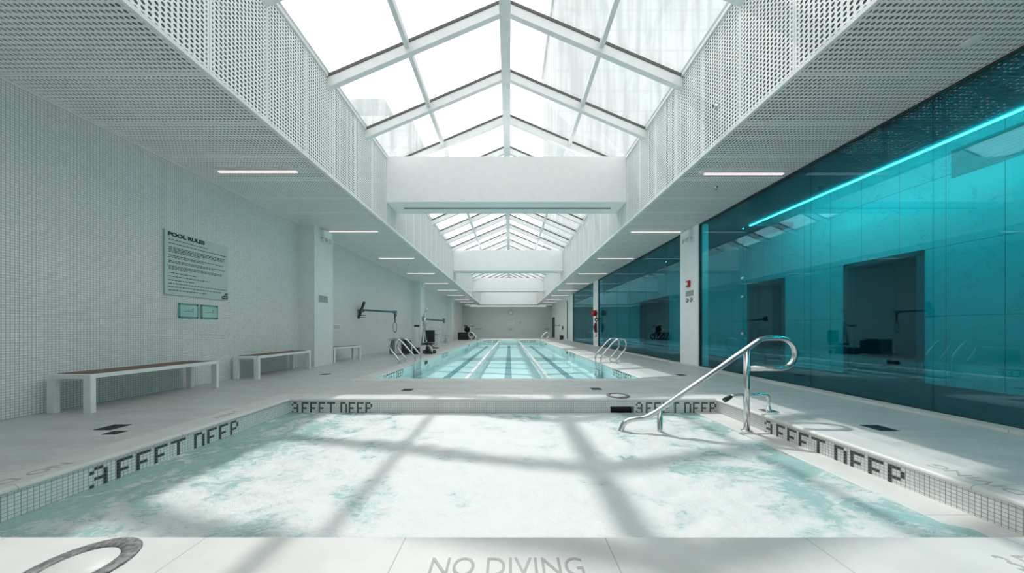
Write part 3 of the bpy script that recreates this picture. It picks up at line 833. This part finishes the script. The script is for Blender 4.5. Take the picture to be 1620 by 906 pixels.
obj('end_fitting', MB().box(-3.90, -3.81, 17.4, 17.6, 1.33, 1.62, .008), M['steel_blue'], a2)

# pool lift
pl = thing('pool_lift', (-3.45, 11.9, 0), 'white and black pool lift chair on left pool deck', 'pool lift')
x, y = -3.26, 11.88
obj('foot', MB().prism([(x-.08, .003), (x+.18, .003), (x+.02, .30), (x-.05, .30)], .22, lambda u, v, w: (u, y-.11+w, v)), M['black'], pl)
obj('mast', MB().tube(fillet([(x-.01, y, .25), (x-.11, y, .75), (x-.14, y, 1.25), (x-.16, y, 1.55), (x-.02, y, 1.82), (x-.03, y, 1.65)], .14), .035, 12), M['chrome'], pl)
obj('mast_clamp', MB().box(x-.2, x-.06, y-.06, y+.06, 1.10, 1.22, .01), M['sign_grey'], pl)
obj('column', MB().box(-3.75, -3.65, y-.05, y+.05, .1, 1.08, .01), M['frame_white'], pl)
obj('hand_wheel', MB().torus((-3.70, y, 1.13), .10, .018, 'z', 20, 8).box(-3.80, -3.62, y-.03, y+.03, 1.07, 1.16, .01), M['black'], pl)
obj('base_box', MB().box(-3.84, -3.62, y-.16, y+.16, .0, .26, .02), M['black'], pl)
obj('strut', MB().tube([(-3.52, y, .34), (-3.42, y, 1.2), (-3.37, y, 1.45)], .03, 10), M['chrome'], pl)
obj('seat_back', MB().box(-3.50, -3.07, y+.30, y+.37, .45, .95, .03), M['black'], pl)
obj('seat_pan', MB().box(-3.46, -3.06, y-.12, y+.32, .36, .44, .02), M['black'], pl)
obj('footrest', MB().box(-3.05, -2.84, y-.14, y+.14, .22, .26, .01).tube([(-3.2, y, .38), (-3.0, y, .25)], .018, 8), M['black'], pl)
for xx in (-3.45, -3.05): obj('wheel', MB().lathe([(.02, -.02), (.07, -.02), (.07, .02), (.02, .02)], (xx, y+.2, .07), 'y', 18, closed=True), M['black'], pl)
# crates and white rack behind the lift
cr = thing('ball_cage', (-4.2, 11.6, 0), 'low dark wire basket behind the left ladder', 'basket')
obj('body', MB().box(-4.10, -3.90, 11.3, 11.8, .04, .54, .01), M['dark'], cr)
g = MB()
for k in range(8): g.box(-4.56+k*.06, -4.545+k*.06, 11.3, 11.31, .05, .58)
g.box(-4.57, -4.10, 11.29, 11.33, .56, .60).box(-4.57, -4.10, 11.29, 11.33, .04, .07)
for k in range(2): g.box(-4.57+k*.45, -4.55+k*.45, 11.3, 11.8, .04, .6)
obj('wire_frame', g, M['text'], cr)
obj('lid', MB().box(-4.58, -3.86, 11.28, 11.82, .60, .62, .008), M['sign_grey'], cr)
rk = thing('storage_rack', (-4.7, 18.8, 0), 'white open storage rack by the left wall', 'rack')
for xx in (-4.96, -4.46):
    for yy in (18.6, 19.0): obj('post', MB().box(xx-.025, xx+.025, yy-.025, yy+.025, 0, 1.15, .004), M['white'], rk)
for zz in (.2, .62, 1.1): obj('shelf', MB().box(-4.98, -4.44, 18.58, 19.02, zz, zz+.04, .004), M['white'] if zz != .62 else M['steel_blue'], rk)
bx = thing('storage_box', (-4.2, 26.9, 0), 'black storage box near far left corner of the deck', 'box')
obj('body', MB().box(-4.67, -3.72, 26.9, 27.7, .02, .62, .015), M['black'], bx)
obj('lid', MB().box(-4.70, -3.69, 26.88, 27.72, .62, .68, .015), M['black'], bx)
ec = thing('exercise_bike', (-3.75, 28.2, 0), 'black exercise bike with wheel behind the black box', 'exercise bike')
ey = 27.95
obj('frame', MB().tube([(-3.6, ey, .1), (-3.85, ey, .75), (-4.1, ey, 1.25)], .05, 10).tube([(-3.45, ey, .3), (-3.75, ey, .75), (-3.65, ey, 1.25)], .045, 10).tube([(-4.2, ey, .06), (-3.3, ey, .06)], .05, 8), M['black'], ec)
obj('saddle', MB().lathe([(.02, -.05), (.16, -.03), (.17, .03), (.05, .07)], (-4.12, ey, 1.27), 'z', 18), M['black'], ec)
obj('handlebar', MB().tube([(-3.66, ey-.2, 1.3), (-3.55, ey, 1.27), (-3.66, ey+.2, 1.3)], .025, 8).tube([(-3.65, ey, 1.2), (-3.40, ey, 1.28)], .025, 8), M['black'], ec)
obj('stem', MB().tube([(-3.70, ey-.02, .75), (-3.62, ey-.02, 1.38)], .04, 10), M['white'], ec)
obj('housing', MB().lathe([(.05, -.08), (.27, -.07), (.27, .07), (.05, .08)], (-3.98, ey, .95), 'y', 24), M['black'], ec)
obj('wheel', MB().torus((-3.47, ey, .30), .21, .045, 'y', 26, 8), M['black'], ec)
obj('hub', MB().lathe([(.02, -.03), (.10, -.02), (.10, .02), (.02, .03)], (-3.47, ey, .30), 'y', 18), M['frame_white'], ec)

# ------------------------------------------------------------------ rescue gear on the second right pillar
rg = thing('rescue_gear', (4.9, 16.9, .6), 'red rescue float and straps hanging on second right pillar', 'rescue float')
gy = 16.62
obj('float', MB().lathe([(.001, -.17), (.13, -.15), (.165, -.05), (.165, .05), (.13, .13), (.001, .16)], (4.74, gy, 1.88), 'z', 20), M['red'], rg)
obj('strap_ring', MB().torus((4.86, gy, 1.52), .075, .028, 'y', 22, 8), M['black'], rg)
obj('strap', MB().tube([(4.86, gy, 1.75), (4.86, gy, 1.6)], .025, 8).tube([(4.86, gy, 1.44), (4.84, gy, 1.32)], .025, 8), M['black'], rg)
obj('tube_float', MB().tube([(4.83, gy, 1.33), (4.79, gy, 1.10), (4.83, gy, .80)], [.06, .10, .07], 14), M['dark_red'], rg)
obj('buckle', MB().box(4.80, 4.88, gy-.02, gy+.02, .55, .62, .006).tube([(4.84, gy, .8), (4.84, gy, .6)], .02, 8), M['red'], rg)
obj('hook', MB().tube([(4.96, gy+.1, 2.02), (4.80, gy+.02, 2.05)], .014, 8), M['chrome'], rg)

# ------------------------------------------------------------------ far wall items
ck = thing('wall_clock', (.2, YB, 2.65), 'round grey rimmed clock on the far wall', 'clock')
c = (.16, YB-.03, 2.93)
obj('rim', MB().torus((c[0], YB-.04, c[2]), .235, .05, 'y', 32, 8), M['sign_grey'], ck)
obj('face', MB().lathe([(.001, -.02), (.22, -.02), (.23, .03)], c, 'y', 32), M['white'], ck)
obj('hands', MB().box(c[0]-.01, c[0]+.01, YB-.06, YB-.052, c[2], c[2]+.15).box(c[0], c[0]+.11, YB-.06, YB-.052, c[2]-.01, c[2]+.01), M['ink'], ck)
def back_sign(x0, x1, z0, z1, mat, label, text=None):
    t = thing('wall_notice', ((x0+x1)/2, YB, z0), label, 'sign')
    obj('board', MB().box(x0, x1, YB-.02, YB, z0, z1, .003), M[mat], t)
    q = MB(); n = 3
    for i in range(n): q.box(x0+.05, x1-.05-(i % 2)*.08, YB-.022, YB-.0195, z0+(z1-z0)*(.2+.25*i), z0+(z1-z0)*(.3+.25*i))
    obj('print', q, M['text'], t)
back_sign(-.18, .50, 1.52, 1.88, 'white', 'white rectangular notice under the far clock')
back_sign(-.10, .38, .86, 1.02, 'sign_grey', 'small dark notice low on the far wall centre')
back_sign(-4.05, -3.30, .92, 1.06, 'sign_grey', 'dark lettering plate low on far wall, left side')
back_sign(4.05, 4.75, .90, 1.05, 'sign_grey', 'dark lettering plate low on far wall, right side')
t = thing('wall_switch', (1.26, YB, 1.65), 'tiny dark box on far wall right of notice', 'switch')
obj('plate', MB().box(1.18, 1.34, YB-.03, YB, 1.62, 1.82, .005), M['sign_grey'], t)
obj('button', MB().lathe([(.03, 0), (.025, -.02), (.001, -.022)], (1.26, YB-.03, 1.72), 'y', 12), M['dark'], t)

# ------------------------------------------------------------------ light and camera
w = bpy.data.worlds.new('World'); sc.world = w; w.use_nodes = True
nt = w.node_tree; bg = nt.nodes['Background']
tc = nt.nodes.new('ShaderNodeTexCoord'); sp = nt.nodes.new('ShaderNodeSeparateXYZ'); nt.links.new(tc.outputs['Generated'], sp.inputs[0])
mr = nt.nodes.new('ShaderNodeMapRange'); nt.links.new(sp.outputs[2], mr.inputs[0]); mr.inputs[1].default_value = -.1; mr.inputs[2].default_value = .9
mx = nt.nodes.new('ShaderNodeMix'); mx.data_type = 'RGBA'; nt.links.new(mr.outputs[0], mx.inputs[0])
mx.inputs[6].default_value = (1, .985, .965, 1); mx.inputs[7].default_value = (1, .985, .97, 1)
nt.links.new(mx.outputs[2], bg.inputs[0]); bg.inputs[1].default_value = 1.3
sl = bpy.data.lights.new('sun', 'SUN'); sl.energy = 2.0; sl.angle = math.radians(1.2); sl.color = (1, .95, .915)
so = bpy.data.objects.new('sun', sl); COL.objects.link(so); so.location = (-3, 12, 20)
so.rotation_euler = Vector((.12, -.60, -1)).to_track_quat('-Z', 'Y').to_euler()

cam = bpy.data.cameras.new('camera'); co = bpy.data.objects.new('camera', cam); COL.objects.link(co)
co.location = (0, 0, 1.0); co.rotation_euler = (PI/2, 0, 0)
cam.sensor_width = 36; cam.lens = 470/1620*36; cam.shift_x = 4/1620; cam.shift_y = 67/1620
cam.clip_start = .02; cam.clip_end = 500
sc.camera = co
sc.view_settings.view_transform = 'Standard'; sc.view_settings.look = 'None'
sc.view_settings.exposure = 0.68; sc.view_settings.gamma = 1; sc.view_settings.use_curve_mapping = False
cy = sc.cycles
cy.max_bounces = 12; cy.diffuse_bounces = 7; cy.glossy_bounces = 4; cy.transmission_bounces = 6; cy.transparent_max_bounces = 24
cy.caustics_reflective = False; cy.caustics_refractive = False
cy.use_denoising = True
